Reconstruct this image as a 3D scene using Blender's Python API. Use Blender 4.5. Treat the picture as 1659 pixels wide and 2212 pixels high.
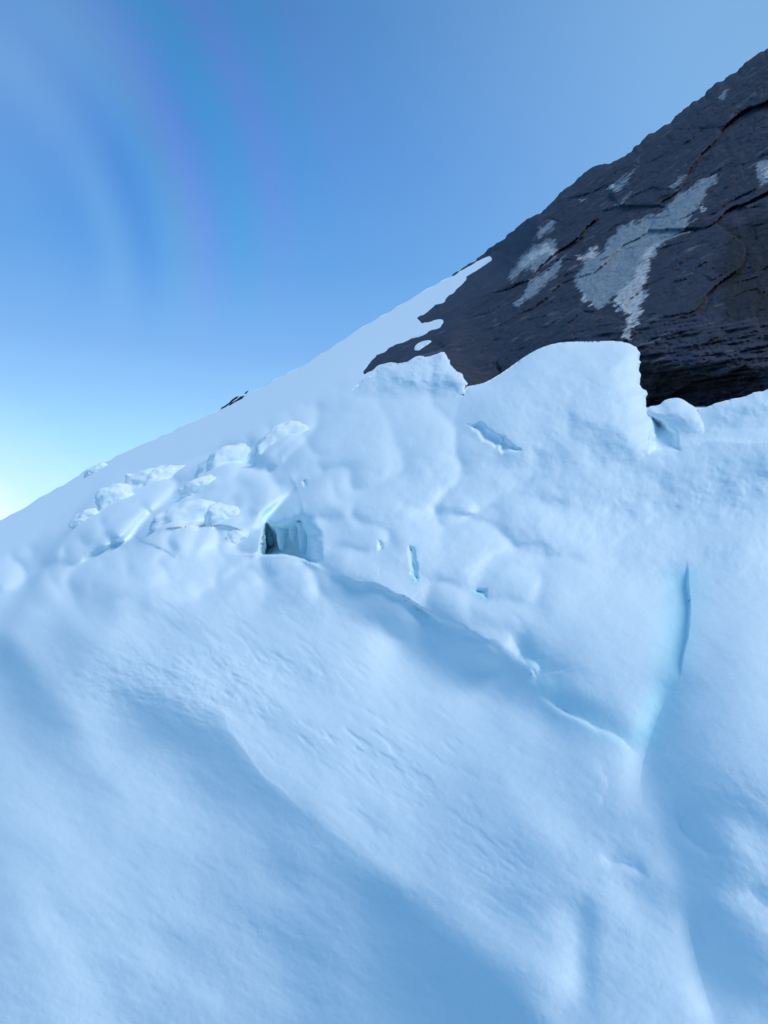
import bpy, math, random
import numpy as np
from mathutils import Matrix, Vector

# ------------------------------------------------------------------ scene, camera
scene = bpy.context.scene
for o in list(bpy.data.objects):
    bpy.data.objects.remove(o)
COL = scene.collection
W, H = 1659.0, 2212.0                     # the design sheet: pixels of the photograph as I measured it
LENS = 26.0
F = H * LENS / 36.0
PITCH = math.radians(6.0)
CAM = np.array([0.0, 0.0, 1.7])
cam_d = bpy.data.cameras.new('camera')
cam_d.sensor_fit = 'VERTICAL'
cam_d.sensor_height = 36.0
cam_d.sensor_width = 27.0
cam_d.lens = LENS
cam_d.clip_start = 0.05
cam_d.clip_end = 5000
cam = bpy.data.objects.new('camera', cam_d)
cam.location = CAM
cam.rotation_euler = (math.pi / 2 + PITCH, 0, 0)
COL.objects.link(cam)
scene.camera = cam
ROT = np.array(cam.rotation_euler.to_matrix())

def rays(px, py):
    px = np.asarray(px, float); py = np.asarray(py, float)
    d = np.stack([(px - W / 2) / F, -(py - H / 2) / F, -np.ones_like(px)], -1)
    return d @ ROT.T

def unit_ray(px, py):
    v = rays(px, py)
    return v / np.linalg.norm(v)

# ------------------------------------------------------------------ sky, sun, exposure
SUN_EL, SUN_AZ = math.radians(48), math.radians(136)      # azimuth from +Y (forward) towards +X (right)
world = bpy.data.worlds.new('World')
scene.world = world
world.use_nodes = True
nt = world.node_tree
nt.nodes.clear()
N = nt.nodes.new
L = nt.links.new
def math_node(tree, op, a, b=None, clamp=False):
    n = tree.nodes.new('ShaderNodeMath'); n.operation = op; n.use_clamp = clamp
    for i, v in enumerate((a, b)):
        if v is None: continue
        if isinstance(v, (int, float)): n.inputs[i].default_value = v
        else: tree.links.new(v, n.inputs[i])
    return n.outputs[0]
def mix_col(tree, fac, a, b, blend='MIX'):
    n = tree.nodes.new('ShaderNodeMix'); n.data_type = 'RGBA'; n.blend_type = blend
    for s, v in ((0, fac), (6, a), (7, b)):
        if isinstance(v, (int, float)): n.inputs[s].default_value = v
        elif isinstance(v, tuple): n.inputs[s].default_value = (*v, 1) if len(v) == 3 else v
        else: tree.links.new(v, n.inputs[s])
    return n.outputs[2]
def ramp(tree, fac, stops, interp='EASE'):
    n = tree.nodes.new('ShaderNodeValToRGB'); n.color_ramp.interpolation = interp
    el = n.color_ramp.elements
    while len(el) < len(stops): el.new(0.5)
    for e, (p, c) in zip(el, stops):
        e.position = p
        e.color = (c, c, c, 1) if isinstance(c, (int, float)) else (*c, 1)
    if fac is not None: tree.links.new(fac, n.inputs[0])
    return n.outputs[0]
def noise_tex(t, vec, scale, detail=6, rough_=.55, dim='3D'):
    n = t.nodes.new('ShaderNodeTexNoise'); n.inputs['Scale'].default_value = scale
    n.inputs['Detail'].default_value = detail; n.inputs['Roughness'].default_value = rough_
    t.links.new(vec, n.inputs['Vector'])
    return n.outputs['Fac']
tc = N('ShaderNodeTexCoord')
def angle_to(vec):
    d = N('ShaderNodeVectorMath'); d.operation = 'DOT_PRODUCT'
    L(tc.outputs['Generated'], d.inputs[0]); d.inputs[1].default_value = tuple(vec)
    return math_node(nt, 'ARCCOSINE', math_node(nt, 'MINIMUM', d.outputs['Value'], 0.99999))
sep = N('ShaderNodeSeparateXYZ'); L(tc.outputs['Generated'], sep.inputs[0])
elev = math_node(nt, 'ARCSINE', sep.outputs[2])
SKY_STOPS = [(-10, (.10, .22, .45)), (-1, (.16, .34, .62)), (2, (.45, .76, .93)), (7.5, (.42, .74, .92)), (10.5, (.33, .65, .90)), (14, (.25, .52, .85)), (18, (.175, .40, .77)), (24, (.105, .315, .69)),
             (31, (.073, .25, .62)), (40, (.052, .20, .50)), (60, (.065, .26, .54)), (90, (.08, .29, .56))]
sky_col = ramp(nt, math_node(nt, 'DIVIDE', math_node(nt, 'ADD', elev, math.radians(10)), math.radians(100)), [((d_ + 10) / 100, c_) for d_, c_ in SKY_STOPS], 'LINEAR')
far = angle_to(unit_ray(2300, -100))                      # paler sky to the upper right
k_far = ramp(nt, math_node(nt, 'DIVIDE', far, math.radians(48)), [(0.0, 1.0), (1.0, 0.0)], 'EASE')
sky_col = mix_col(nt, k_far, sky_col, (.24, .46, .74))
back_k = ramp(nt, math_node(nt, 'MULTIPLY', sep.outputs[1], -1.0), [(0.05, 0.0), (0.6, 1.0)])
sky_col = mix_col(nt, back_k, sky_col, (.19, .41, .63))   # sky behind the viewer
aside = angle_to(unit_ray(300, 700))                      # the horizon dims away from the bright quarter
k_side = ramp(nt, math_node(nt, 'DIVIDE', aside, math.radians(100)), [(.36, 0.0), (.7, 1.0)], 'EASE')
sky_col = mix_col(nt, k_side, sky_col, (.08, .25, .51))
glow = angle_to(unit_ray(-240, 1350))                     # bright hazy horizon far out to the left
k_glow = ramp(nt, math_node(nt, 'DIVIDE', glow, math.radians(17)), [(0.0, 1.0), (.5, .60), (.70, .14), (1.0, 0.0)], 'LINEAR')
sky_col = mix_col(nt, k_glow, sky_col, (1.0, 1.0, .90))
# coloured rings round one point of the sky, fading outwards
ring_ang = angle_to(unit_ray(-360, 580))
fade_ang = angle_to(unit_ray(330, 190))
k_ring = ramp(nt, math_node(nt, 'DIVIDE', fade_ang, math.radians(18)), [(0.0, 1.0), (0.4, 0.8), (1.0, 0.0)], 'EASE')
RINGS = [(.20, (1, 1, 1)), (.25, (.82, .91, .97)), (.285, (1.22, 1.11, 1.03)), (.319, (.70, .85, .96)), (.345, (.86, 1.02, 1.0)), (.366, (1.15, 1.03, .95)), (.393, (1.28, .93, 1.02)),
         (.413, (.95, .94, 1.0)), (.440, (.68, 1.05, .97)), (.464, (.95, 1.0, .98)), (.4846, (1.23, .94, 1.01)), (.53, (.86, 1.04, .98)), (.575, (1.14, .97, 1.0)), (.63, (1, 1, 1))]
tint = ramp(nt, math_node(nt, 'MULTIPLY', math_node(nt, 'SUBTRACT', ring_ang, .18), 2.0), [((r_ - .18) * 2, tuple(v_ * .5 for v_ in c_)) for r_, c_ in RINGS], 'CARDINAL')
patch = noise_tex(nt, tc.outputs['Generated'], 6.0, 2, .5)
tint = mix_col(nt, math_node(nt, 'MULTIPLY', k_ring, ramp(nt, patch, [(.30, .65), (.60, 1.0)])), (.5, .5, .5), tint)
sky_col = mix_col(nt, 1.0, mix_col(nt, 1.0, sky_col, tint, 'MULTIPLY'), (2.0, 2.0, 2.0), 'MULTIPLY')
thin = angle_to(unit_ray(10, 90))                         # pale patch of sky at the far upper left
k_thin = ramp(nt, math_node(nt, 'DIVIDE', thin, math.radians(11)), [(0.0, .30), (1.0, 0.0)], 'EASE')
sky_col = mix_col(nt, k_thin, sky_col, (.26, .46, .75))
nish = N('ShaderNodeTexSky'); nish.sky_type = 'NISHITA'; nish.sun_disc = False
nish.sun_elevation = SUN_EL; nish.sun_rotation = SUN_AZ; nish.altitude = 3000
bg1 = N('ShaderNodeBackground'); L(nish.outputs[0], bg1.inputs[0]); bg1.inputs[1].default_value = 0.02
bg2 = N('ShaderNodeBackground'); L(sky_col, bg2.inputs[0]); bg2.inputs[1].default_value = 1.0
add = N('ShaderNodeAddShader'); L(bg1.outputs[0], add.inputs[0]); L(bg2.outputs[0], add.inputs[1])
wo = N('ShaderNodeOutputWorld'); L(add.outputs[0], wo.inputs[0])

sun_d = bpy.data.lights.new('sun', 'SUN')
sun_d.energy = 1.75
sun_d.angle = math.radians(30)                             # light from a broad bright part of the sky
sun_d.color = (1.0, .98, .96)
sun = bpy.data.objects.new('sun', sun_d)
sv = Vector((math.sin(SUN_AZ) * math.cos(SUN_EL), math.cos(SUN_AZ) * math.cos(SUN_EL), math.sin(SUN_EL)))
sun.rotation_euler = sv.to_track_quat('Z', 'Y').to_euler()
sun.location = sv * 50
COL.objects.link(sun)
scene.view_settings.view_transform = 'Standard'
scene.view_settings.look = 'None'
scene.view_settings.gamma = 1
scene.view_settings.use_curve_mapping = False
scene.view_settings.exposure = 0.10
scene.cycles.max_bounces = 10
scene.cycles.diffuse_bounces = 8

# ------------------------------------------------------------------ noise
class Noise:
    def __init__(self, seed):
        self.t = np.random.default_rng(seed).random((48, 48, 48)).astype(np.float32) * 2 - 1
    def __call__(self, P):
        P = np.asarray(P, float); i = np.floor(P).astype(int); f = (P - i)
        f = f * f * f * (f * (f * 6 - 15) + 10)
        i0 = i % 48; i1 = (i + 1) % 48
        t = self.t
        x0, y0, z0 = i0[..., 0], i0[..., 1], i0[..., 2]; x1, y1, z1 = i1[..., 0], i1[..., 1], i1[..., 2]
        fx, fy, fz = f[..., 0], f[..., 1], f[..., 2]
        a = t[x0, y0, z0] * (1 - fx) + t[x1, y0, z0] * fx
        b = t[x0, y1, z0] * (1 - fx) + t[x1, y1, z0] * fx
        c = t[x0, y0, z1] * (1 - fx) + t[x1, y0, z1] * fx
        d = t[x0, y1, z1] * (1 - fx) + t[x1, y1, z1] * fx
        return (a * (1 - fy) + b * fy) * (1 - fz) + (c * (1 - fy) + d * fy) * fz
    def fbm(self, P, octaves=4, gain=.5):
        s = 0; a = 1.0; P = np.asarray(P, float)
        for k in range(octaves):
            s = s + a * self(P * (2.03 ** k) + 17.3 * k); a *= gain
        return s
NZ = [Noise(s) for s in (3, 11, 29)]
def n2(px, py, sx, sy=None, rot=0, seed=0, octaves=3, gain=.5):
    """noise over the slope, wavelengths sx, sy along / across rot degrees"""
    sy = sy or sx; r = math.radians(rot)
    u = (px * math.cos(r) + py * math.sin(r)) / sx; v = (-px * math.sin(r) + py * math.cos(r)) / sy
    return NZ[seed % 3].fbm(np.stack([u + 5.1 * seed, v + 2.7 * seed, np.full_like(u, .37 + seed)], -1), octaves, gain)

def smooth(x, a, b):
    t = np.clip((x - a) / (b - a), 0, 1)
    return t * t * (3 - 2 * t)

# ------------------------------------------------------------------ outlines
def rough(poly, amp, step=6.0, seed=1, closed=True, octaves=4):
    """subdivide a polyline and give it a craggy edge"""
    p = np.array(poly, float)
    q = np.vstack([p, p[:1]]) if closed else p
    out = []
    for a, b in zip(q[:-1], q[1:]):
        n = max(1, int(np.hypot(*(b - a)) / step))
        for k in range(n): out.append(a + (b - a) * k / n)
    if not closed: out.append(q[-1])
    out = np.array(out)
    Z = np.stack([out[:, 0] / 30, out[:, 1] / 30, np.full(len(out), seed * 3.3)], -1)
    out[:, 0] += amp * NZ[0].fbm(Z, octaves, .65)
    out[:, 1] += amp * NZ[1].fbm(Z, octaves, .65)
    return out

def chaikin(poly, it=2, closed=True):
    p = np.array(poly, float)
    for _ in range(it):
        q = np.vstack([p, p[:1]]) if closed else p
        a = q[:-1] * .75 + q[1:] * .25; b = q[:-1] * .25 + q[1:] * .75
        r = np.empty((2 * len(a), 2)); r[0::2] = a; r[1::2] = b
        p = r if closed else np.vstack([q[:1], r, q[-1:]])
    return p

def poly_sdf(px, py, poly):
    """signed distance (positive inside) and nearest outline point"""
    sh = px.shape; x = px.ravel(); y = py.ravel()
    best = np.full(x.shape, 1e18); nx = x.copy(); ny = y.copy(); ins = np.zeros(x.shape, bool)
    q = np.roll(poly, -1, 0)
    for (ax, ay), (bx, by) in zip(poly, q):
        dx, dy = bx - ax, by - ay
        t = np.clip(((x - ax) * dx + (y - ay) * dy) / max(dx * dx + dy * dy, 1e-9), 0, 1)
        cx = ax + t * dx; cy = ay + t * dy
        d = (x - cx) ** 2 + (y - cy) ** 2
        m = d < best
        best[m] = d[m]; nx[m] = cx[m]; ny[m] = cy[m]
        if ay != by:
            c = (ay > y) != (by > y)
            ins ^= c & (x < (bx - ax) * (y - ay) / (by - ay) + ax)
    s = np.sqrt(best) * np.where(ins, 1, -1)
    return s.reshape(sh), nx.reshape(sh), ny.reshape(sh)

def line_sd(px, py, poly, tau=2.0):
    """softened distance to an open line, positive on its right-hand side (below it when it runs to the right), and 0..1 along it"""
    poly = np.array(poly, float)
    d_ = poly[1:] - poly[:-1]; ln = np.maximum(np.hypot(*d_.T), 1e-6); cum = np.concatenate([[0], np.cumsum(ln)])
    nn = np.stack([-d_[:, 1], d_[:, 0]], -1) / ln[:, None]
    vn = np.vstack([nn[:1], nn[:-1] + nn[1:], nn[-1:]])
    best = np.full(px.shape, 1e9)
    def seg(k):
        (ax, ay), (bx, by) = poly[k], poly[k + 1]
        dx, dy = bx - ax, by - ay
        t = np.clip(((px - ax) * dx + (py - ay) * dy) / max(dx * dx + dy * dy, 1e-9), 0, 1)
        ex = px - ax - t * dx; ey = py - ay - t * dy
        return t, ex, ey, np.hypot(ex, ey)
    for k in range(len(ln)): best = np.minimum(best, seg(k)[3])
    sw = np.zeros(px.shape); s = np.zeros(px.shape); u = np.zeros(px.shape)
    for k in range(len(ln)):
        t, ex, ey, d = seg(k)
        w = np.exp(-np.minimum((d - best) / tau, 60)) * ln[k] + 1e-30
        sg = np.sign(ex * (vn[k, 0] * (1 - t) + vn[k + 1, 0] * t) + ey * (vn[k, 1] * (1 - t) + vn[k + 1, 1] * t))
        sw += w; s += w * sg * d; u += w * (cum[k] + t * ln[k])
    return s / sw, u / sw / cum[-1]

# ------------------------------------------------------------------ the snow slope as a distance along each sight line
h0 = 1.7
v1, v2 = rays(0, 1085), rays(1659, 145)
NRM = np.cross(v1, v2); NRM /= np.linalg.norm(NRM)
if NRM[2] < 0: NRM = -NRM
SKY = np.array([(-900, 1590), (0, 1124), (60, 1092), (110, 1063), (170, 1028), (186, 1014), (202, 1006), (216, 1006), (240, 993), (280, 972), (380, 928),
                (480, 880), (535, 852), (640, 796), (720, 747), (780, 707), (850, 666), (900, 637), (1040, 556), (1110, 515), (1250, 436), (1659, 210), (2500, -250)], float)
def skyline(px):
    return np.interp(px, SKY[:, 0], SKY[:, 1]) + 1.6 * np.sin(px / 31.0 + 1.7 * np.sin(px / 83.0)) * np.sin(px / 57.0) + .8 * np.sin(px / 7.3 + np.sin(px / 19.0))

def edge(px, py, e, poly, amp, wp, wn, taper=.15, jag=0, seed=1, power=1.6):
    """a crest (amp > 0) or crack (amp < 0) along a line, falling off over wp on its right side and wn on its left"""
    p = rough(poly, jag, 5, seed, False) if jag else chaikin(poly, 2, False)
    r = 6 * max(wp, wn)
    x0, y0 = p.min(0) - r; x1, y1 = p.max(0) + r
    m = (px > x0) & (px < x1) & (py > y0) & (py < y1)
    if not m.any(): return
    s, u = line_sd(px[m], py[m], p, .2 * max(wp, wn))
    k = np.where(s > 0, np.exp(-np.abs(s / wp) ** power), np.exp(-np.abs(s / wn) ** power))
    tp = smooth(u, .05, taper + .05) * smooth(1 - u, .05, taper + .05) if taper else 1.0
    e[m] += amp * k * tp

def gauss(px, py, e, cx, cy, sx, sy, amp, rot=0):
    r = math.radians(rot); dx, dy = px - cx, py - cy
    u = dx * math.cos(r) + dy * math.sin(r); v = -dx * math.sin(r) + dy * math.cos(r)
    e += amp * np.exp(-.5 * ((u / sx) ** 2 + (v / sy) ** 2))

def pit(px, py, e, poly, depth, w_in, jag=0, seed=1, w_out=2.0):
    p = rough(poly, jag, 5, seed) if jag else chaikin(poly, 2)
    x0, y0 = p.min(0) - 30; x1, y1 = p.max(0) + 30
    m = (px > x0) & (px < x1) & (py > y0) & (py < y1)
    if not m.any(): return
    s, _, _ = poly_sdf(px[m], py[m], p)
    e[m] -= depth * smooth(s, -w_out, w_in)

ROCK = [(779, 813), (782, 797), (795, 779), (811, 763), (830, 755), (843, 744), (867, 734), (885, 724), (914, 717), (933, 709), (946, 706), (953, 692),
        (941, 697), (909, 705), (896, 707), (905, 701), (903, 696), (888, 694), (898, 686), (920, 670), (938, 654), (959, 649), (943, 646), (959, 641),
        (978, 628), (1004, 605), (994, 605), (1007, 594), (1031, 577), (1057, 560), (1034, 569), (1010, 583), (990, 597), (962, 608), (978, 595), (994, 582),
        (1012, 569), (1031, 559), (1041, 549), (1055, 535), (1112, 501), (1117, 489), (1146, 470), (1186, 441), (1209, 416), (1260, 379), (1283, 362),
        (1317, 353), (1352, 333), (1397, 299), (1454, 259), (1494, 222), (1523, 208), (1548, 179), (1568, 168), (1614, 134), (1640, 116), (1659, 105),
        (1760, 40), (1900, -40), (2150, -170), (2500, -300), (2500, 1150), (1900, 1100), (1659, 1040), (1420, 1040), (1200, 930), (1020, 880), (985, 850),
        (940, 815), (880, 800), (845, 788), (819, 796), (806, 808), (788, 818)]
ROCK_P = rough(ROCK, 3.6, 4, 4, octaves=5)
ROCK_ROUGH = rough(ROCK, 0, 25, 4)

def base_lt(px, py):
    g = -(rays(px, py) @ NRM)
    inv = g / h0
    k = 0.004
    inv = k * np.log1p(np.exp(np.clip(inv / k, -30, 30))) + np.where(inv / k > 30, inv - 30 * k, 0)
    return -np.log(np.maximum(inv, 1 / 95.0))

PILLOW_TOP = [(780, 838), (860, 832), (1000, 834), (1090, 800), (1160, 755), (1220, 738), (1330, 737)]

def worley(u, v, seed):
    """nearest random cell: its number 0..1, offset to its centre and distance to the border"""
    rng = np.random.default_rng(seed); T = rng.random((64, 64, 3))
    iu = np.floor(u).astype(int); iv = np.floor(v).astype(int)
    d1 = np.full(u.shape, 9.0); d2 = np.full(u.shape, 9.0); cid = np.zeros(u.shape); ox = np.zeros(u.shape); oy = np.zeros(u.shape)
    for a_ in (-1, 0, 1):
        for b_ in (-1, 0, 1):
            c = T[(iu + a_) % 64, (iv + b_) % 64]
            dx = u - (iu + a_ + c[..., 0]); dy = v - (iv + b_ + c[..., 1]); d = np.hypot(dx, dy)
            m = d < d1
            d2 = np.where(m, d1, np.minimum(d2, d)); d1 = np.where(m, d, d1)
            cid = np.where(m, c[..., 2], cid); ox = np.where(m, dx, ox); oy = np.where(m, dy, oy)
    return cid, ox, oy, d2 - d1

def puff(px, py, sx, sy, rot, seed):
    """billowed snow: round tops, creased valleys"""
    wx = px + .35 * sx * n2(px, py, sx * 1.3, sx * 1.3, 0, seed + 5, 2); wy = py + .35 * sy * n2(px, py, sx * 1.3, sx * 1.3, 0, seed + 8, 2)
    return np.sqrt(np.abs(n2(wx, wy, sx, sy, rot, seed, 1)) + .004)

def big_forms(px, py):
    e = np.zeros(px.shape)
    G = lambda *a, **k: gauss(px, py, e, *a, **k)
    E = lambda *a, **k: edge(px, py, e, *a, **k)
    G(1130, 985, 330, 100, .075, -4)                 # packed snow under the rock
    G(1560, 1000, 230, 60, .02, 0)
    G(760, 1000, 110, 130, .06, -25)
    G(820, 1230, 90, 60, .04)
    G(960, 1180, 160, 50, .03, 10)
    G(1180, 1340, 210, 120, .07, 15)               # block above the long crack
    G(1600, 1420, 90, 240, .05, 5)                 # block right of the upright crack
    G(1300, 1135, 260, 45, -.014, -6)              # shallow trough across
    G(1560, 1110, 160, 40, -.022, -14)
    e -= .11 * smooth(px, 560, 1500) * (1 - smooth(py, 1020, 1380))   # the upper bank leans to the right
    # left mound of broken snow
    E([(-40, 1420), (40, 1310), (95, 1225), (135, 1165), (165, 1125), (235, 1075), (280, 1010)], .22, 210, 24, .12, power=1.4)
    G(50, 1260, 26, 80, -.035, 35)
    G(215, 1340, 70, 130, .06, 20)
    G(360, 1250, 150, 60, .05, -10)
    E([(120, 1400), (150, 1330), (190, 1260), (240, 1200)], .03, 90, 26, .25)
    # big foreground ridge
    E([(120, 1370), (210, 1455), (350, 1485), (478, 1533), (500, 1590), (545, 1650), (640, 1735), (740, 1810), (880, 1935), (1020, 2060), (1190, 2212), (1400, 2420), (1700, 2800)],
      .11, 190, 200, .10, power=1.5)
    e += .25 * smooth(px + .25 * (py - 1700), 620, 1750) * smooth(py + .3 * (px - 1000), 1380, 1900)
    G(420, 1650, 130, 100, -.035, 40)
    G(900, 2140, 170, 80, -.02, 42)
    G(40, 1950, 130, 260, .05)
    G(330, 1330, 190, 60, .04, -12)
    # trough between the ridge and the long crack, then the next swell
    E([(770, 1270), (830, 1370), (930, 1440), (1060, 1500), (1180, 1560), (1300, 1650)], -.06, 80, 70, .2)
    E([(980, 1560), (1090, 1700), (1180, 1900), (1240, 2212)], .035, 110, 130, .2)
    E([(1390, 1600), (1420, 1700), (1450, 1830), (1490, 1980), (1560, 2230), (1600, 2400)], -.030, 60, 80, .2)
    E([(1275, 1880), (1262, 1990), (1262, 2100), (1275, 2250)], -.025, 80, 20, .25)
    E([(1470, 1400), (1440, 1520), (1400, 1600), (1390, 1680), (1440, 1780)], -.04, 50, 60, .25)
    # puffed, broken snow of the upper bank
    lum = smooth(py, skyline(px) + 50, skyline(px) + 150) * (1 - smooth(py + .10 * px, 1270, 1400))
    lft = lum * (1 - smooth(px, 540, 800)); rgt = lum * smooth(px, 560, 850) * (1 - .8 * smooth(px, 1050, 1350))
    far_ = 1 + 190 / (np.maximum(py - skyline(px), 0) + 60)
    e += (.15 * far_ * lft + .05 * rgt) * (puff(px, py, 150, 84, -28, 4) - .5)
    e += (.045 * far_ * lft + .010 * rgt) * (puff(px, py, 52, 34, -30, 7) - .5)
    e += .00015 * (px - 829) * smooth(py, 1220, 1750)         # the slope tips further to the left near the viewer
    mid = smooth(py, 1040, 1120) * (1 - smooth(py + .35 * (700 - px), 1290, 1420)) * smooth(px, 640, 720) * (1 - smooth(px, 1150, 1350))
    e += .045 * mid * (puff(px, py, 110, 70, 20, 6) - .5)
    near = smooth(py, skyline(px) + 40, skyline(px) + 260)
    e += .016 * near * n2(px, py, 230, 130, 32, 1, 2)
    return e

# the broad forms are laid out on a coarse net, rounded off and read back with a smooth spline
GX0, GY0, GS = -960.0, -520.0, 5.0
gxx, gyy = np.meshgrid(np.arange(GX0, 2660, GS), np.arange(GY0, 3400, GS))
BIG = big_forms(gxx, gyy)
def blurred(A, sig):
    sig = sig / GS
    pad = int(4 * sig) + 2
    B = np.pad(A, pad, mode='edge')
    fy = np.fft.fftfreq(B.shape[0])[:, None]; fx = np.fft.rfftfreq(B.shape[1])[None, :]
    B = np.fft.irfft2(np.fft.rfft2(B) * np.exp(-2 * (math.pi * sig) ** 2 * (fx ** 2 + fy ** 2)), B.shape)
    return B[pad:-pad, pad:-pad]
BIG_S, BIG_N = blurred(BIG, 15), blurred(BIG, 5)
km = smooth(gyy, 1180, 1350)
BIG = BIG_N * (1 - km) + BIG_S * km
def read_big(px, py):
    x = np.clip((px - GX0) / GS, 2, BIG.shape[1] - 4); y = np.clip((py - GY0) / GS, 2, BIG.shape[0] - 4)
    ix = np.floor(x).astype(int); iy = np.floor(y).astype(int); fx = x - ix; fy = y - iy
    w = lambda f: ((1 - f) ** 3 / 6, (3 * f ** 3 - 6 * f ** 2 + 4) / 6, (-3 * f ** 3 + 3 * f ** 2 + 3 * f + 1) / 6, f ** 3 / 6)
    wx, wy = w(fx), w(fy); o = 0
    for j in range(4):
        r = 0
        for i in range(4): r = r + wx[i] * BIG[iy + j - 1, ix + i - 1]
        o = o + wy[j] * r
    return o

def relief_e(px, py):
    e = read_big(px, py)
    E = lambda *a, **k: edge(px, py, e, *a, **k)
    # rim of the little scarp
    E([(300, 1160), (345, 1143), (420, 1136), (492, 1134), (540, 1160), (566, 1192)], .013, 6, 60, .3)
    E([(300, 1168), (345, 1150), (420, 1144), (492, 1142), (535, 1168), (560, 1198)], -.015, 44, 8, .35)
    E([(255, 1166), (285, 1160), (330, 1180), (380, 1205), (430, 1205)], -.012, 26, 6, .25, jag=4)
    # shelf in front of the hollow, lower edge of the broken bank
    E([(470, 1196), (565, 1199), (620, 1199), (664, 1212), (720, 1240)], .035, 60, 4, .2)
    E([(664, 1205), (700, 1232), (760, 1256), (830, 1272), (880, 1290), (905, 1314), (960, 1342), (1010, 1358), (1060, 1374), (1120, 1394)], .018, 9, 60, .2, jag=9, seed=5)
    E([(880, 1296), (905, 1318), (960, 1346), (1010, 1362)], -.02, 14, 3, .2, jag=6, seed=7)
    # long crack
    E([(1080, 1370), (1120, 1392), (1150, 1420), (1168, 1460), (1172, 1500)], -.016, 12, 34, .3, jag=12, seed=6)
    E([(1150, 1498), (1175, 1508), (1240, 1546), (1330, 1591), (1400, 1640)], -.024, 8, 50, .25, jag=3, seed=16)
    # upright crack
    E([(1479, 1195), (1488, 1280), (1484, 1360), (1472, 1440), (1463, 1490)], -.032, 62, 4, .22, jag=4, seed=8, power=2.6)
    E([(1466, 1420), (1440, 1500), (1405, 1590), (1380, 1680), (1400, 1800)], -.030, 48, 55, .35)
    # right foreground
    E([(1290, 1620), (1312, 1700), (1300, 1730), (1325, 1765)], -.0035, 12, 34, .3, jag=4, seed=9)
    E([(1285, 1830), (1320, 1862), (1375, 1878), (1410, 1900)], -.012, 12, 26, .3, jag=5, seed=10)
    E([(1440, 1740), (1490, 1810), (1540, 1845), (1575, 1860)], -.010, 12, 26, .3, jag=4, seed=12)
    E([(1600, 1900), (1640, 1950), (1700, 1990)], -.006, 20, 34, .3)
    E([(1470, 1930), (1490, 2020), (1520, 2140), (1560, 2260)], -.014, 26, 70, .3)
    # upper right ledge in front of the recess
    E([(1412, 980), (1470, 966), (1540, 950), (1600, 957), (1700, 952), (1900, 950)], .018, 80, 14, .12)
    # fold left of centre
    E([(640, 905), (625, 960), (608, 990), (640, 1050), (655, 1110), (658, 1190)], .010, 14, 60, .3, jag=2, seed=14)
    pit(px, py, e, [(1408, 900), (1440, 912), (1462, 932), (1468, 972), (1430, 983), (1404, 980)], .06, 14, jag=3, seed=21)
    # small tears showing blue ice
    pit(px, py, e, [(1005, 915), (1040, 920), (1062, 935), (1100, 950), (1124, 968), (1090, 974), (1060, 962), (1035, 945)], .035, 10, jag=9, seed=3)
    pit(px, py, e, [(884, 1180), (897, 1180), (902, 1230), (896, 1262), (886, 1240)], .022, 9, jag=6, seed=5)
    pit(px, py, e, [(1022, 1274), (1054, 1270), (1056, 1300), (1036, 1288)], .018, 8, jag=6, seed=6)
    pit(px, py, e, [(812, 1172), (830, 1172), (826, 1192), (812, 1190)], .016, 8, jag=5, seed=7)
    pit(px, py, e, [(655, 1040), (664, 1040), (664, 1058), (656, 1056)], .012, 5, jag=3, seed=7)
    hp = rough([(564, 1290), (567, 1165), (572, 1138), (590, 1114), (620, 1098), (650, 1096), (680, 1112), (696, 1150), (700, 1300)], 7, 5, 11)
    m = (px > 530) & (px < 740) & (py > 1060) & (py < 1240)
    if m.any():
        s_, _, _ = poly_sdf(px[m], py[m], hp)
        sill = np.interp(px[m], [540, 565, 590, 620, 645, 664, 680, 700], [1196, 1199, 1198, 1198, 1204, 1212, 1216, 1222]) + 2 * n2(px[m], py[m], 20, 20, 0, 3, 3)
        e[m] -= .215 * smooth(s_, -3, 44 - 32 * smooth(640 - px[m], 20, 66)) * (.12 + .88 * smooth(py[m], 1100, 1180)) * (1 - .3 * smooth(px[m], 640, 690)) * smooth(sill - py[m], -1, 3)
    # crisp broken crest at the head of the foreground ridge
    E([(215, 1468), (350, 1487), (420, 1510), (480, 1534), (500, 1585), (545, 1650), (640, 1738), (740, 1815)], .004, 60, 12, .3, jag=4, seed=31)
    e += .0055 * np.exp(-.5 * (((px - 430) / 150) ** 2 + ((py - 1465) / 50) ** 2)) * n2(px, py, 42, 20, 22, 13, 4, .6)
    # --- texture
    near = smooth(py, skyline(px) + 40, skyline(px) + 260)
    e += .0010 * near * n2(px, py, 60, 30, 35, 2, 5, .55)
    up = smooth(py, skyline(px) + 30, skyline(px) + 120) * (1 - smooth(py, 1180, 1380))
    e += .0035 * up * n2(px, py, 60, 44, -20, 4, 4, .55)
    pk = np.exp(-.5 * (((px - 740) * .8 + (py - 1570) * .6) / 330) ** 2) * np.exp(-.5 * ((-(px - 740) * .6 + (py - 1570) * .8) / 110) ** 2)
    w = n2(px, py, 64, 18, 38, 5, 3, .5)
    e -= .0030 * pk * smooth(w, .0, .9)
    for k in range(70):                                      # scattered little pocks
        r = random.Random(k)
        cx = r.uniform(250, 1150); cy = r.uniform(1330, 1850)
        if (cx - 250) * .9 + 1400 < cy: continue
        gauss_local(px, py, e, cx, cy, r.uniform(6, 16), r.uniform(4, 8), -r.uniform(.0006, .002), 40)
    return e

def gauss_local(px, py, e, cx, cy, sx, sy, amp, rot):
    r = 4 * max(sx, sy)
    m = (abs(px - cx) < r) & (abs(py - cy) < r)
    if m.any():
        t = np.zeros(m.sum()); gauss(px[m], py[m], t, cx, cy, sx, sy, amp, rot); e[m] += t

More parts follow.
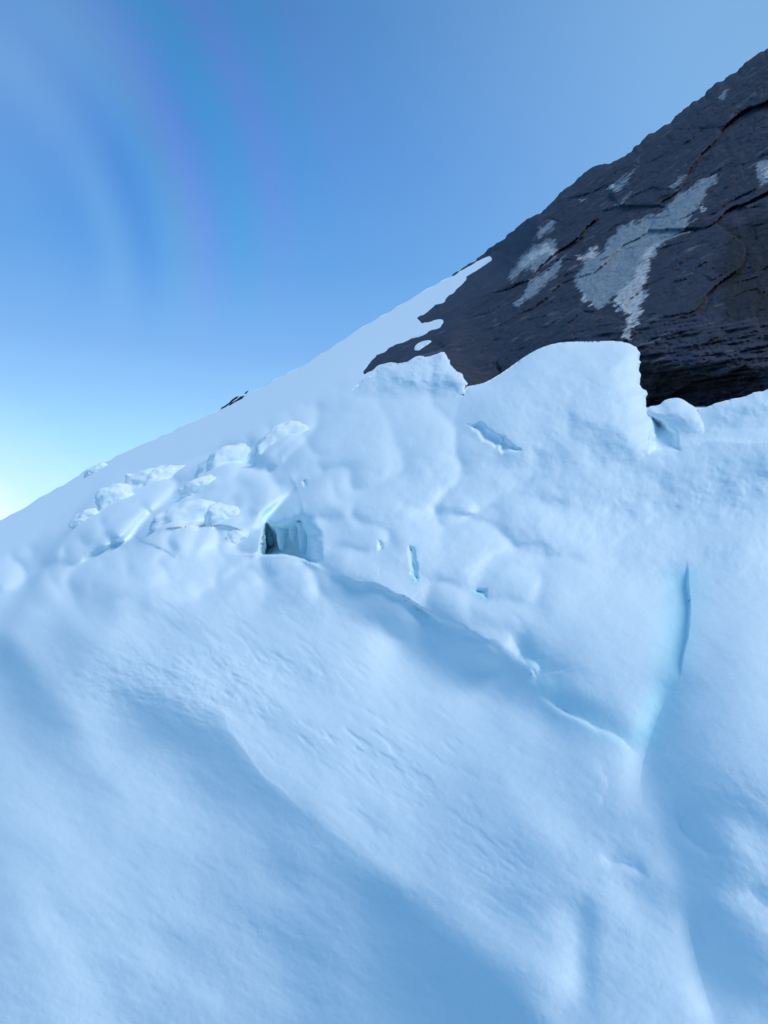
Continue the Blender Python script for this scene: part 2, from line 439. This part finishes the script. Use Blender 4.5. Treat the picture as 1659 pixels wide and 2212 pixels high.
def snow_lt(px, py):
    px = np.asarray(px, float); py = np.asarray(py, float)
    fade = smooth(py, skyline(px) + 2, skyline(px) + 60)
    return base_lt(px, py) - relief_e(px, py) * (.15 + .85 * fade)

# ------------------------------------------------------------------ mesh building
def link_mesh(name, V, faces, mat, parent=None, smooth_shade=True, attrs=None, origin=True):
    V = np.asarray(V, float)
    org = np.zeros(3)
    if origin:
        org = V.mean(0); org[2] = V[:, 2].min()
    me = bpy.data.meshes.new(name)
    fs = [np.asarray(f, np.int32) for f in faces if len(f)]
    me.vertices.add(len(V)); me.vertices.foreach_set('co', (V - org).astype(np.float32).ravel())
    loops = np.concatenate([f.ravel() for f in fs]); sizes = np.concatenate([np.full(len(f), f.shape[1], np.int32) for f in fs])
    me.loops.add(len(loops)); me.loops.foreach_set('vertex_index', loops)
    me.polygons.add(len(sizes))
    me.polygons.foreach_set('loop_start', np.concatenate([[0], np.cumsum(sizes)[:-1]]).astype(np.int32))
    me.polygons.foreach_set('use_smooth', np.full(len(sizes), smooth_shade))
    for k, a in (attrs or {}).items():
        at = me.attributes.new(k, 'FLOAT', 'POINT'); at.data.foreach_set('value', np.asarray(a, np.float32))
    me.update(calc_edges=True)
    me.validate()
    me.materials.append(mat)
    o = bpy.data.objects.new(name, me)
    COL.objects.link(o)
    o.location = org
    if parent is not None:
        o.parent = parent; o.location = org - np.array(parent.location)
    return o

def tag(o, label, cat, group=None):
    o['label'] = label; o['category'] = cat
    if group: o['group'] = group
    return o

def solid(name, poly, lt_fn, thick, step, mat, disp=None, attrs_fn=None, back=None, mind=None):
    """a closed solid whose front follows lt_fn inside the outline and whose back lies `thick` metres behind it"""
    x0, y0 = poly.min(0) - step; x1, y1 = poly.max(0) + step
    gx, gy = np.meshgrid(np.arange(x0, x1 + step, step), np.arange(y0, y1 + step, step))
    s, nx, ny = poly_sdf(gx, gy, poly)
    snap = np.abs(s) < .8 * step
    px = np.where(snap, nx, gx); py = np.where(snap, ny, gy); s = np.where(snap, 0, s)
    ok = s >= 0
    idx = np.arange(px.size).reshape(px.shape)
    a, b, c, d = idx[:-1, :-1], idx[1:, :-1], idx[1:, 1:], idx[:-1, 1:]
    o4 = np.stack([ok[:-1, :-1], ok[1:, :-1], ok[1:, 1:], ok[:-1, 1:]], -1)
    q4 = np.stack([a, b, c, d], -1)
    cnt = o4.sum(-1)
    quads = q4[cnt == 4]
    t3 = q4[cnt == 3]; m3 = o4[cnt == 3]
    tris = np.array([row[m] for row, m in zip(t3, m3)], int).reshape(-1, 3)
    used = np.unique(np.concatenate([quads.ravel(), tris.ravel()]))
    remap = np.full(px.size, -1); remap[used] = np.arange(len(used))
    quads = remap[quads]; tris = remap[tris]
    px = px.ravel()[used]; py = py.ravel()[used]; s = s.ravel()[used]
    lt = lt_fn(px, py, s)
    R = rays(px, py)
    P = CAM + R * np.exp(lt)[:, None]
    if disp is not None: P = P + disp(P, px, py, s)
    bd = back if back is not None else R / np.linalg.norm(R, axis=1)[:, None]
    tk = np.minimum(thick, thick * (.25 + s / 40.0))
    B = P + bd * tk[:, None]
    n = len(P)
    ed = np.concatenate([quads[:, [0, 1]], quads[:, [1, 2]], quads[:, [2, 3]], quads[:, [3, 0]], tris[:, [0, 1]], tris[:, [1, 2]], tris[:, [2, 0]]])
    key = np.sort(ed, 1); kk = key[:, 0].astype(np.int64) * n + key[:, 1]
    _, inv, ct = np.unique(kk, return_inverse=True, return_counts=True)
    be = ed[ct[inv] == 1]
    sides = np.stack([be[:, 1], be[:, 0], be[:, 0] + n, be[:, 1] + n], -1)
    attrs = None
    if attrs_fn:
        attrs = {k: np.concatenate([v, v]) for k, v in attrs_fn(px, py, s, P).items()}
    return link_mesh(name, np.vstack([P, B]), [quads, tris, quads[:, ::-1] + n, tris[:, ::-1] + n, sides], mat, attrs=attrs)

# ------------------------------------------------------------------ materials
def new_mat(name):
    m = bpy.data.materials.new(name); m.use_nodes = True
    return m, m.node_tree, m.node_tree.nodes['Principled BSDF']
def bump(t, hgt, strength, dist, prev=None):
    b = t.nodes.new('ShaderNodeBump'); b.inputs['Strength'].default_value = strength; b.inputs['Distance'].default_value = dist
    t.links.new(hgt, b.inputs['Height'])
    if prev is not None: t.links.new(prev, b.inputs['Normal'])
    return b.outputs['Normal']

snow_m, t, p = new_mat('snow')
geo = t.nodes.new('ShaderNodeNewGeometry')
pos = geo.outputs['Position']
fine = noise_tex(t, pos, 34, 8, .66)
soft = noise_tex(t, pos, 3.0, 4, .5)
nb = bump(t, fine, .15, .02)
nb = bump(t, soft, .15, .06, nb)
t.links.new(nb, p.inputs['Normal'])
at = t.nodes.new('ShaderNodeAttribute'); at.attribute_name = 'ice'
col = mix_col(t, noise_tex(t, pos, 1.3, 3), (.79, .915, .945), (.83, .93, .955))
col = mix_col(t, at.outputs['Fac'], col, (.48, .84, .89))
t.links.new(col, p.inputs['Base Color'])
p.inputs['Roughness'].default_value = .65
p.inputs['Specular IOR Level'].default_value = .25

ice_m, t, p = new_mat('ice')
geo = t.nodes.new('ShaderNodeNewGeometry')
p.inputs['Base Color'].default_value = (.62, .78, .85, 1)
p.inputs['Roughness'].default_value = .5
t.links.new(bump(t, noise_tex(t, geo.outputs['Position'], 30, 4), .3, .02), p.inputs['Normal'])

rock_m, t, p = new_mat('rock')
geo = t.nodes.new('ShaderNodeNewGeometry')
pos = geo.outputs['Position']
mp = t.nodes.new('ShaderNodeMapping')
mp.inputs['Rotation'].default_value = (0, math.radians(32), 0)
mp.inputs['Scale'].default_value = (.35, 1, 1.6)
t.links.new(pos, mp.inputs['Vector'])
str_n = noise_tex(t, mp.outputs[0], 4.0, 10, .68)
grain = noise_tex(t, pos, 14, 8, .7)
big = noise_tex(t, pos, .7, 4, .6)
vor = t.nodes.new('ShaderNodeTexVoronoi'); vor.feature = 'DISTANCE_TO_EDGE'; vor.inputs['Scale'].default_value = 3.2
t.links.new(mp.outputs[0], vor.inputs['Vector'])
col = mix_col(t, ramp(t, str_n, [(.35, 0.0), (.68, 1.0)]), (.019, .022, .039), (.038, .042, .070))
col = mix_col(t, ramp(t, grain, [(.48, 0.0), (.72, .8)]), col, (.056, .061, .088))
col = mix_col(t, ramp(t, big, [(.45, 0.0), (.7, .55)]), col, (.030, .032, .046))
pale = t.nodes.new('ShaderNodeAttribute'); pale.attribute_name = 'pale'
chalk = t.nodes.new('ShaderNodeAttribute'); chalk.attribute_name = 'chalk'
dark_att = t.nodes.new('ShaderNodeAttribute'); dark_att.attribute_name = 'dark_zone'
spk = noise_tex(t, pos, 9, 8, .75)
def masked(att, lo, hi):
    s = math_node(t, 'ADD', att.outputs['Fac'], math_node(t, 'MULTIPLY', math_node(t, 'SUBTRACT', spk, .5), 1.0))
    s = math_node(t, 'ADD', s, math_node(t, 'MULTIPLY', math_node(t, 'SUBTRACT', str_n, .5), 1.6))
    return ramp(t, s, [(lo, 0.0), (hi, 1.0)])
mp2 = t.nodes.new('ShaderNodeMapping'); mp2.inputs['Rotation'].default_value = (0, math.radians(34), 0); mp2.inputs['Scale'].default_value = (.16, 1, 1.5)
t.links.new(pos, mp2.inputs['Vector'])
streak = noise_tex(t, mp2.outputs[0], 2.6, 8, .62)
col = mix_col(t, ramp(t, streak, [(.58, 0.0), (.68, .6)]), col, (.16, .17, .19))
col = mix_col(t, ramp(t, streak, [(.36, .8), (.45, 0.0)]), col, (.018, .019, .026))
col = mix_col(t, masked(pale, .42, .62), col, mix_col(t, ramp(t, grain, [(.25, 0.0), (.75, 1.0)]), (.13, .17, .20), (.36, .40, .43)))
col = mix_col(t, masked(chalk, .45, .60), col, mix_col(t, ramp(t, grain, [(.28, 0.0), (.70, 1.0)]), (.28, .29, .30), (.70, .69, .67)))
col = mix_col(t, masked(dark_att, .35, .65), col, (.010, .011, .016))
t.links.new(col, p.inputs['Base Color'])
p.inputs['Roughness'].default_value = .75
p.inputs['Specular IOR Level'].default_value = .35
nb = bump(t, str_n, .36, .10)
nb = bump(t, grain, .55, .04, nb)
nb = bump(t, ramp(t, vor.outputs['Distance'], [(0.0, 0.0), (.06, 1.0)]), .10, .05, nb)
t.links.new(nb, p.inputs['Normal'])

# ------------------------------------------------------------------ snow slope (setting)
cols = np.concatenate([np.arange(-800, -20, 9.0), np.arange(-20, 1680, 2.2), np.arange(1680, 2500, 9.0)])
q = np.concatenate([np.linspace(0, .06, 60), np.linspace(.06, .62, 640)[1:], np.linspace(.62, .80, 90)[1:], np.linspace(.80, 1, 30)[1:]])
PX = np.repeat(cols[None, :], len(q), 0)
S0 = skyline(cols)[None, :]
PY = S0 + q[:, None] * (3250 - S0)
LT = snow_lt(PX, PY)
s_rock, _, _ = poly_sdf(PX, PY, ROCK_ROUGH)
sink = smooth(s_rock, 4, 60)
LT = LT + .55 * sink * (1 - smooth(PY, 872, 900) * smooth(PX, 1300, 1350)) * (1 - smooth(PY, 1000, 1100))
RY = rays(PX, PY)
P = CAM + RY * np.exp(LT)[..., None]
fwd = RY[0] * np.array([1, 1, 0]); fwd /= np.linalg.norm(fwd, axis=1)[:, None]
back_rows = [P[0] + fwd * a - np.array([0, 0, b]) for a, b in ((1.5, .4), (6, 4), (30, 40))]
P = np.concatenate([np.stack(back_rows[::-1]), P], 0)
ice = np.zeros(P.shape[:2])
def ice_add(poly, wdt, v):
    s, u = line_sd(PX, PY, np.array(poly, float))
    ice[3:] = np.maximum(ice[3:], v * np.exp(-(s / wdt) ** 2) * smooth(u, 0, .1) * smooth(1 - u, 0, .1))
ice_add([(1475, 1200), (1478, 1270), (1468, 1350), (1452, 1440), (1430, 1510), (1380, 1640)], 42, .7)
ice_add([(1100, 1385), (1135, 1410), (1165, 1450), (1185, 1500), (1240, 1535), (1330, 1580), (1400, 1610)], 38, .4)
ice_add([(1000, 912), (1040, 930), (1075, 950), (1130, 972)], 14, .9)
ice_add([(892, 1170), (897, 1220), (892, 1270)], 9, .6)
ice_add([(1015, 1280), (1040, 1278), (1062, 1300)], 10, .6)
ice_add([(560, 1150), (625, 1140), (690, 1150)], 45, .35)
nr, nc = P.shape[:2]
I = np.arange(nr * nc).reshape(nr, nc)
quads = np.stack([I[:-1, :-1], I[1:, :-1], I[1:, 1:], I[:-1, 1:]], -1).reshape(-1, 4)
slope = link_mesh('snow_slope', P.reshape(-1, 3), [quads], snow_m, attrs={'ice': ice.ravel()}, origin=False)
slope['kind'] = 'structure'

# the mountainside below and behind the viewer
ax1 = np.cross(NRM, [0, 1, 0]); ax1 /= np.linalg.norm(ax1); ax2 = np.cross(ax1, NRM)
if ax2[1] < 0: ax2 = -ax2
uu, vv = np.meshgrid(np.linspace(-120, 120, 61), np.linspace(-160, .6, 41))
HB = CAM - NRM * (h0 + .25) + uu[..., None] * ax1 + vv[..., None] * ax2
HB = HB + NRM * (.5 * n2(uu, vv, 14, 14, 0, 3, 3) * smooth(-vv, 3, 12))[..., None]
I = np.arange(uu.size).reshape(uu.shape)
quads = np.stack([I[:-1, :-1], I[1:, :-1], I[1:, 1:], I[:-1, 1:]], -1).reshape(-1, 4)
hill = link_mesh('mountainside', HB.reshape(-1, 3), [quads], snow_m, origin=False)
hill['kind'] = 'structure'

# ------------------------------------------------------------------ rock face
CP = np.array([(780, 815, 17.0), (900, 720, 22), (960, 645, 27), (1045, 550, 40), (1010, 835, 11.5), (1200, 800, 10), (1500, 900, 8.6), (1700, 900, 7.8),
               (1659, 110, 15), (1300, 355, 24), (1300, 600, 14), (1500, 500, 12.5), (1659, 500, 10.5), (1120, 500, 33), (2300, 300, 11), (2300, 1000, 8), (2500, -300, 15), (2000, -100, 16), (1900, 700, 9)], float)
def quadratic(x, y):
    x = (x - 1300) / 500; y = (y - 600) / 400
    return np.stack([np.ones_like(x), x, y, x * x, x * y, y * y], -1)
coef, *_ = np.linalg.lstsq(quadratic(CP[:, 0], CP[:, 1]), np.log(CP[:, 2]), rcond=None)
def rock_lt(px, py, s):
    lt = quadratic(px, py) @ coef
    ls = snow_lt(px, np.maximum(py, skyline(px) + 4)) - .018
    k = smooth(s, 6, 70) * smooth(px, 820, 1080)
    k = np.maximum(k, smooth(px, 1060, 1160))
    lt = ls * (1 - k) + lt * k
    # undercut foot of the face
    lt = lt + .22 * smooth(py, 700 + .12 * (px - 1000), 900 + .05 * (px - 1000)) * smooth(px, 1000, 1250)
    # rounded edge against the sky
    r = 26.0; u = np.clip(s / r, 0, 1)
    lt = lt + .05 * (1 - np.sqrt(np.maximum(0, 1 - (1 - u) ** 2)))
    # beds running up to the right, broken into plates and steps
    v = (px * .53 + py * .85); w_ = (px * .85 - py * .53)
    wob = 16 * n2(px, py, 120, 120, 0, 6, 3)
    e = .005 * n2(px, py, 330, 26, -32, 3, 5, .6)
    c1, ox, oy, bd = worley(w_ / 240 + .2 * wob / 30, (v + wob) / 84, 5)
    e += .017 * (c1 - .5) + .014 * (c1 * 7 % 1 - .5) * ox + .022 * (c1 * 13 % 1 - .3) * oy - .0015 * (1 - smooth(bd, 0, .10))
    c2, ox, oy, bd = worley(w_ / 62 + wob / 90, (v + wob) / 17, 9)
    e += .006 * (c2 - .5) + .003 * (c2 * 11 % 1 - .5) * ox + .005 * (c2 * 5 % 1 - .4) * oy - .0004 * (1 - smooth(bd, 0, .1))
    low = smooth(py, 640, 780) * smooth(px, 1150, 1350)
    e += .012 * low * n2(px, py, 110, 10, -9, 8, 4, .6)
    e += .0040 * n2(px, py, 40, 26, -30, 9, 5, .62)
    lt = lt - e * (.25 + .75 * smooth(s, 0, 30))
    return lt

def blot(px, py, poly, jag, seed, soft=6):
    s, _, _ = poly_sdf(px, py, rough(poly, jag, 6, seed))
    return smooth(s, -soft, soft)
PALE = [[(1240, 605), (1270, 560), (1330, 500), (1400, 462), (1460, 425), (1510, 395), (1560, 372), (1545, 400), (1520, 430), (1500, 470), (1440, 520), (1405, 560),
         (1380, 620), (1330, 640), (1290, 660), (1255, 655)],
        [(1100, 590), (1150, 530), (1205, 515), (1200, 560), (1160, 585), (1110, 610)], [(1108, 655), (1150, 605), (1220, 550), (1205, 585), (1160, 640), (1120, 668)],
        [(1150, 515), (1170, 490), (1205, 467), (1195, 495), (1165, 515)], [(1305, 415), (1345, 372), (1378, 345), (1365, 380), (1340, 405)],
        [(1325, 445), (1350, 420), (1365, 410), (1352, 435), (1330, 447)], [(1250, 430), (1275, 415), (1262, 428)], [(1555, 215), (1568, 190), (1574, 200), (1566, 215)],
        [(1630, 360), (1665, 340), (1700, 330), (1690, 390), (1650, 400)], [(1450, 405), (1480, 375), (1490, 380), (1465, 410)]]
CHALK = [[(1330, 630), (1375, 575), (1395, 530), (1440, 515), (1415, 550), (1402, 600), (1395, 660), (1375, 720), (1362, 742), (1345, 720), (1350, 690), (1325, 680)],
         [(1115, 580), (1150, 540), (1203, 517), (1195, 545), (1150, 575)], [(1475, 500), (1495, 478), (1520, 430), (1522, 440), (1505, 480), (1482, 503)],
         [(1110, 655), (1130, 640), (1145, 645), (1122, 665)], [(1250, 560), (1290, 535), (1300, 550), (1265, 575)], [(1250, 650), (1262, 610), (1266, 640), (1290, 655), (1270, 665)],
         [(1306, 413), (1325, 395), (1330, 402), (1312, 418)], [(1640, 365), (1670, 350), (1680, 400), (1655, 395)]]
DARK_ZONES = [[(1555, 490), (1600, 470), (1700, 440), (1720, 700), (1600, 700), (1560, 690), (1550, 600)], [(1390, 800), (1500, 790), (1650, 800), (1650, 850), (1400, 860)]]  # black stained streak at the right, then a darker band along the foot
def rock_attrs(px, py, s, P):
    out = {}
    out['pale'] = np.max([blot(px, py, q_, 7, 20 + i, 16) for i, q_ in enumerate(PALE)], 0) * .85
    out['chalk'] = np.max([blot(px, py, q_, 8, 40 + i, 15) for i, q_ in enumerate(CHALK)], 0) * .72
    out['dark_zone'] = np.max([blot(px, py, q_, 14, 60 + i, 26) for i, q_ in enumerate(DARK_ZONES)], 0) * .7
    return out
rock = solid('rock_face', ROCK_P, rock_lt, 4.0, 2.2, rock_m, attrs_fn=rock_attrs, back=np.array([[.25, .85, -.45]]))
tag(rock, 'huge dark grey rock face with pale chalky patches rising from the snow to the sky', 'rock face')

# ------------------------------------------------------------------ snow heaped against the rock
def heap(name, poly, label, cat, lift, jag, seed, roll, roll_r, y_merge, thick=.6, step=2.2, group=None, swell=.0, side=None, base=None, mat=None, bumps=.004):
    """a heap of snow: rounded at its free edge, easing into the slope between the two sheet heights y_merge"""
    pl = rough(chaikin(poly, 1), jag, 4, seed) if jag else chaikin(poly, 2)
    def lt_fn(px, py, s):
        b = snow_lt(px, np.maximum(py, skyline(px) + 2)) if base is None else base(px, py)
        k = 1 - smooth(py, y_merge[0], y_merge[1])
        if side is not None: k = k * side(px, py)
        d = lift * k - .0015 - .03 * smooth(py, y_merge[1], y_merge[1] + 16)
        u = np.clip(s / roll_r, 0, 1)
        d = d - roll * k * (1 - np.sqrt(np.maximum(0, 1 - (1 - u) ** 2)))
        d = d + swell * k * smooth(s, 0, roll_r * 3) + bumps * k * n2(px, py, 34, 28, 0, seed, 5, .55)
        return b - d
    o = solid(name, pl, lt_fn, thick, step, mat or snow_m)
    return tag(o, label, cat, group)

def rag(poly, x_from, amp, seed):
    """extra raggedness on the torn side of an outline"""
    p = rough(poly, 0, 2.5, seed)
    Z = np.stack([p[:, 0] / 9, p[:, 1] / 9, np.full(len(p), seed * 1.7)], -1)
    k = smooth(p[:, 0], x_from, x_from + 12)
    p[:, 0] += amp * k * NZ[1].fbm(Z, 3, .6); p[:, 1] += .6 * amp * k * NZ[2].fbm(Z, 3, .6)
    return p

MOUND = [(940, 1030), (960, 900), (1000, 836), (1030, 831), (1050, 826), (1090, 802), (1130, 772), (1165, 752), (1200, 741), (1230, 738), (1290, 737), (1335, 736), (1368, 744), (1388, 764),
         (1379, 785), (1385, 815), (1382, 832), (1398, 850), (1392, 874), (1404, 890), (1417, 915), (1410, 935), (1408, 960), (1413, 980), (1380, 1010), (1300, 1050), (1100, 1050)]
heap('snow_mound', rag(chaikin(MOUND, 1), 1366, 4.5, 3),
     'large smooth snow mound with a ragged right edge in front of the rock face', 'snow mound', .07, 0, 2, .12, 80, (850, 1035), thick=.8,
     side=lambda px, py: smooth(px, 960, 1120), bumps=.0025)
SHELF = [(750, 850), (775, 828), (786, 818), (806, 809), (819, 796), (832, 789), (861, 785), (882, 781), (909, 773), (938, 767), (959, 758), (964, 768), (971, 773), (974, 781), (970, 787),
         (979, 793), (983, 797), (986, 804), (998, 806), (999, 818), (1005, 819), (1008, 834), (1000, 858), (900, 872), (780, 872)]
heap('snow_bank', rag(chaikin(SHELF, 1), 955, 4, 5), 'low crumbly snow bank under the pointed left end of the rock face', 'snow bank', .075, 0, 4, .05, 30, (800, 868), thick=.5,
     side=lambda px, py: smooth(px, 752, 800), bumps=.014)
LUMP = [(1396, 900), (1398, 878), (1427, 875), (1430, 868), (1441, 862), (1460, 859), (1473, 861), (1489, 872), (1506, 882), (1520, 900), (1530, 940), (1500, 985), (1467, 985), (1466, 950),
        (1450, 925), (1425, 915)]
heap('snow_lump', rag(chaikin(LUMP, 1), 2000, 0, 6), 'small rounded snow lump in the gap right of the large snow mound', 'snow lump', .035, 0, 7, .06, 44, (880, 962), thick=.5, bumps=.003)
BANK = [(1490, 1000), (1495, 900), (1506, 884), (1525, 880), (1544, 872), (1561, 867), (1585, 861), (1609, 856), (1635, 845), (1650, 845), (1662, 840), (1750, 820), (1900, 800), (2200, 780),
        (2200, 1000)]
heap('snow_bank', rag(chaikin(BANK, 1), 1500, 2.5, 8), 'snow bank along the foot of the rock face at the right edge', 'snow bank', .045, 0, 9, .05, 36, (845, 935), thick=.5,
     side=lambda px, py: smooth(px, 1490, 1560), bumps=.002)

# broken blocks of snow on the left of the slope
import bmesh
def chunk(x, y, rx, ry, label, seed, sink, tilt):
    """a broken lump of snow: a squared-off ball with knocked-off corners, well sunk in the slope"""
    c = CAM + rays(x, y) * float(np.exp(snow_lt(np.array([float(x)]), np.array([y + ry * .5]))[0]))
    d = float(np.dot(c - CAM, -ROT[:, 2])); k = d / F
    bm = bmesh.new(); bmesh.ops.create_icosphere(bm, subdivisions=5, radius=1)
    V = np.array([v.co for v in bm.verts]); faces = np.array([[v.index for v in f.verts] for f in bm.faces]); bm.free()
    p_ = 2.5
    V = V / (np.abs(V) ** p_).sum(1)[:, None] ** (1 / p_)
    rg = np.random.default_rng(seed)
    for _ in range(6):                                       # knocked-off corners
        n_ = rg.normal(size=3); n_ /= np.linalg.norm(n_); lim = rg.uniform(.68, .95)
        over = np.maximum(0, V @ n_ - lim); V = V - over[:, None] * .75 * n_
    V = V + (.17 * NZ[1].fbm(V * 1.2 + seed * 3.1, 3) + .07 * NZ[2].fbm(V * 4.0 + seed, 3))[:, None] * V
    ca, sa = math.cos(tilt), math.sin(tilt)
    V = V * np.array([rx * k, .9 * (rx + ry) / 2 * k, 1.2 * ry * k])
    V = np.stack([V[:, 0] * ca - V[:, 2] * sa, V[:, 1], V[:, 0] * sa + V[:, 2] * ca], 1)
    V = V + c - NRM * ((sink + .08) * ry * k)
    return tag(link_mesh('snow_block', V, [faces], snow_m), label, 'snow block', 'broken snow blocks on the left of the slope')
for args in (
    (328, 1024, 66, 34, 'largest rounded snow block in the broken snow, close under the left skyline', 3, .75, .42),
    (285, 1040, 26, 26, 'small snow block against the left end of the largest rounded block', 15, .6, .3),
    (242, 1070, 38, 32, 'knobbly snow block to the lower left of the largest rounded block', 8, .6, .3),
    (428, 1046, 52, 28, 'squat snow block with a shaded face, right of the largest rounded block', 5, .7, .3),
    (395, 1098, 84, 42, 'broad flat snow block directly above the small curved snow rim', 12, .9, .2),
    (474, 1104, 48, 36, 'snow block between the broad flat block and the icicle hollow', 17, .85, .1),
    (180, 1116, 34, 18, 'small lowest snow block at the left end of the broken snow', 7, .6, .4),
    (206, 1013, 26, 12, 'little snow block standing on the left skyline', 9, .5, .5),
    (512, 1150, 44, 34, 'rounded snow block forming the left wall of the icicle hollow', 14, 1.0, .1),
    (470, 985, 66, 40, 'pale tilted snow block below the skyline rocks', 21, 1.0, .5),
    (590, 932, 66, 48, 'tall pale snow block under the right end of the skyline rocks', 23, 1.05, .6)):
    chunk(*args)

# snow lying on the rock
def on_rock(px, py):
    s, _, _ = poly_sdf(px, py, ROCK_P)
    return rock_lt(px, py, np.maximum(s, 0)) - .004
heap('snow_patch', [(894, 756), (897, 745), (908, 738), (922, 735), (935, 736), (926, 744), (912, 751), (903, 758)], 'oval snow patch lying on the dark rock tail', 'snow patch', .012, .8, 31,
     .010, 8, (3000, 3001), thick=.05, step=1.2, base=on_rock)
heap('snow_patch', [(878, 784), (890, 774), (902, 768), (914, 768), (920, 772), (908, 779), (892, 784)], 'thin wedge of snow on the rock below the oval snow patch', 'snow patch', .012, .8, 32,
     .010, 8, (3000, 3001), thick=.05, step=1.2, base=on_rock)

# little rocks breaking through on the skyline
def crest(px, py): return snow_lt(px, np.maximum(py, skyline(px) + 1))
for poly, label in (
    ([(477, 884), (478, 880), (484, 877), (490, 873), (495, 870), (500, 864), (510, 857), (517, 855), (513, 860), (505, 866), (501, 870), (494, 874), (486, 879), (481, 882)],
     'larger thin dark rock lying along the distant snow skyline'),
    ([(493, 875), (503, 869), (512, 863), (519, 857), (529, 853), (524, 860), (509, 868), (498, 875)], 'narrow dark rock just below the larger rock on the snow skyline'),
    ([(528, 850), (532, 846), (538, 843), (535, 848), (531, 851)], 'tiny dark rock at the upper end of the skyline rocks')):
    pl = rough(poly, .6, 2, 9)
    o = solid('skyline_rock', pl, lambda px, py, s: crest(px, py) - .012 - .01 * np.sqrt(np.clip(s / 4, 0, 1)) - .004 * n2(px, py, 6, 4, -30, 4, 3), .6, .8, rock_m)
    tag(o, label, 'rock', 'small rocks on the snow skyline')

# icicles in the hollow
for i, (x, yt, yb, r, label) in enumerate((
    (584, 1140, 1180, 7, 'leftmost frosted icicle, beside the straight left wall of the hollow'),
    (609, 1128, 1190, 9, 'thickest frosted icicle left of the middle of the hollow'), (633, 1124, 1172, 7, 'shortest frosted icicle in the middle of the hollow'),
    (656, 1130, 1198, 9, 'rightmost frosted icicle, the longest in the hollow'))):
    t_ = float(np.exp(snow_lt(np.array([float(x)]), np.array([yt + 16.0])))[0] * .995)
    top = CAM + rays(x, yt) * t_; bot = CAM + rays(x, yb) * t_
    rm = r * t_ / F; nseg, nring = 14, 22
    rs = np.random.default_rng(i + 5)
    lump = rs.random((nring, nseg)) * .12 + .94
    V = []
    for k in range(nring):
        f = k / (nring - 1); c = top + (bot - top) * f
        rad = rm * (1.9 - 1.0 * f ** .6) * max(.03, max(0.0, 1 - max(0, (f - .7) / .3) ** 2) ** .5) * (1 + .07 * math.sin(k * .9 + i * 2))
        for j in range(nseg):
            a_ = 2 * math.pi * j / nseg
            V.append(c + np.array([math.cos(a_), math.sin(a_), 0]) * rad * lump[k, j])
    V = np.array(V); I_ = np.arange(len(V)).reshape(nring, nseg); J_ = np.roll(I_, -1, 1)
    qd = np.stack([I_[:-1], J_[:-1], J_[1:], I_[1:]], -1).reshape(-1, 4)
    tag(link_mesh('icicle', V, [qd[:, ::-1]], ice_m), label, 'icicle', 'frosted icicles in the hollow')
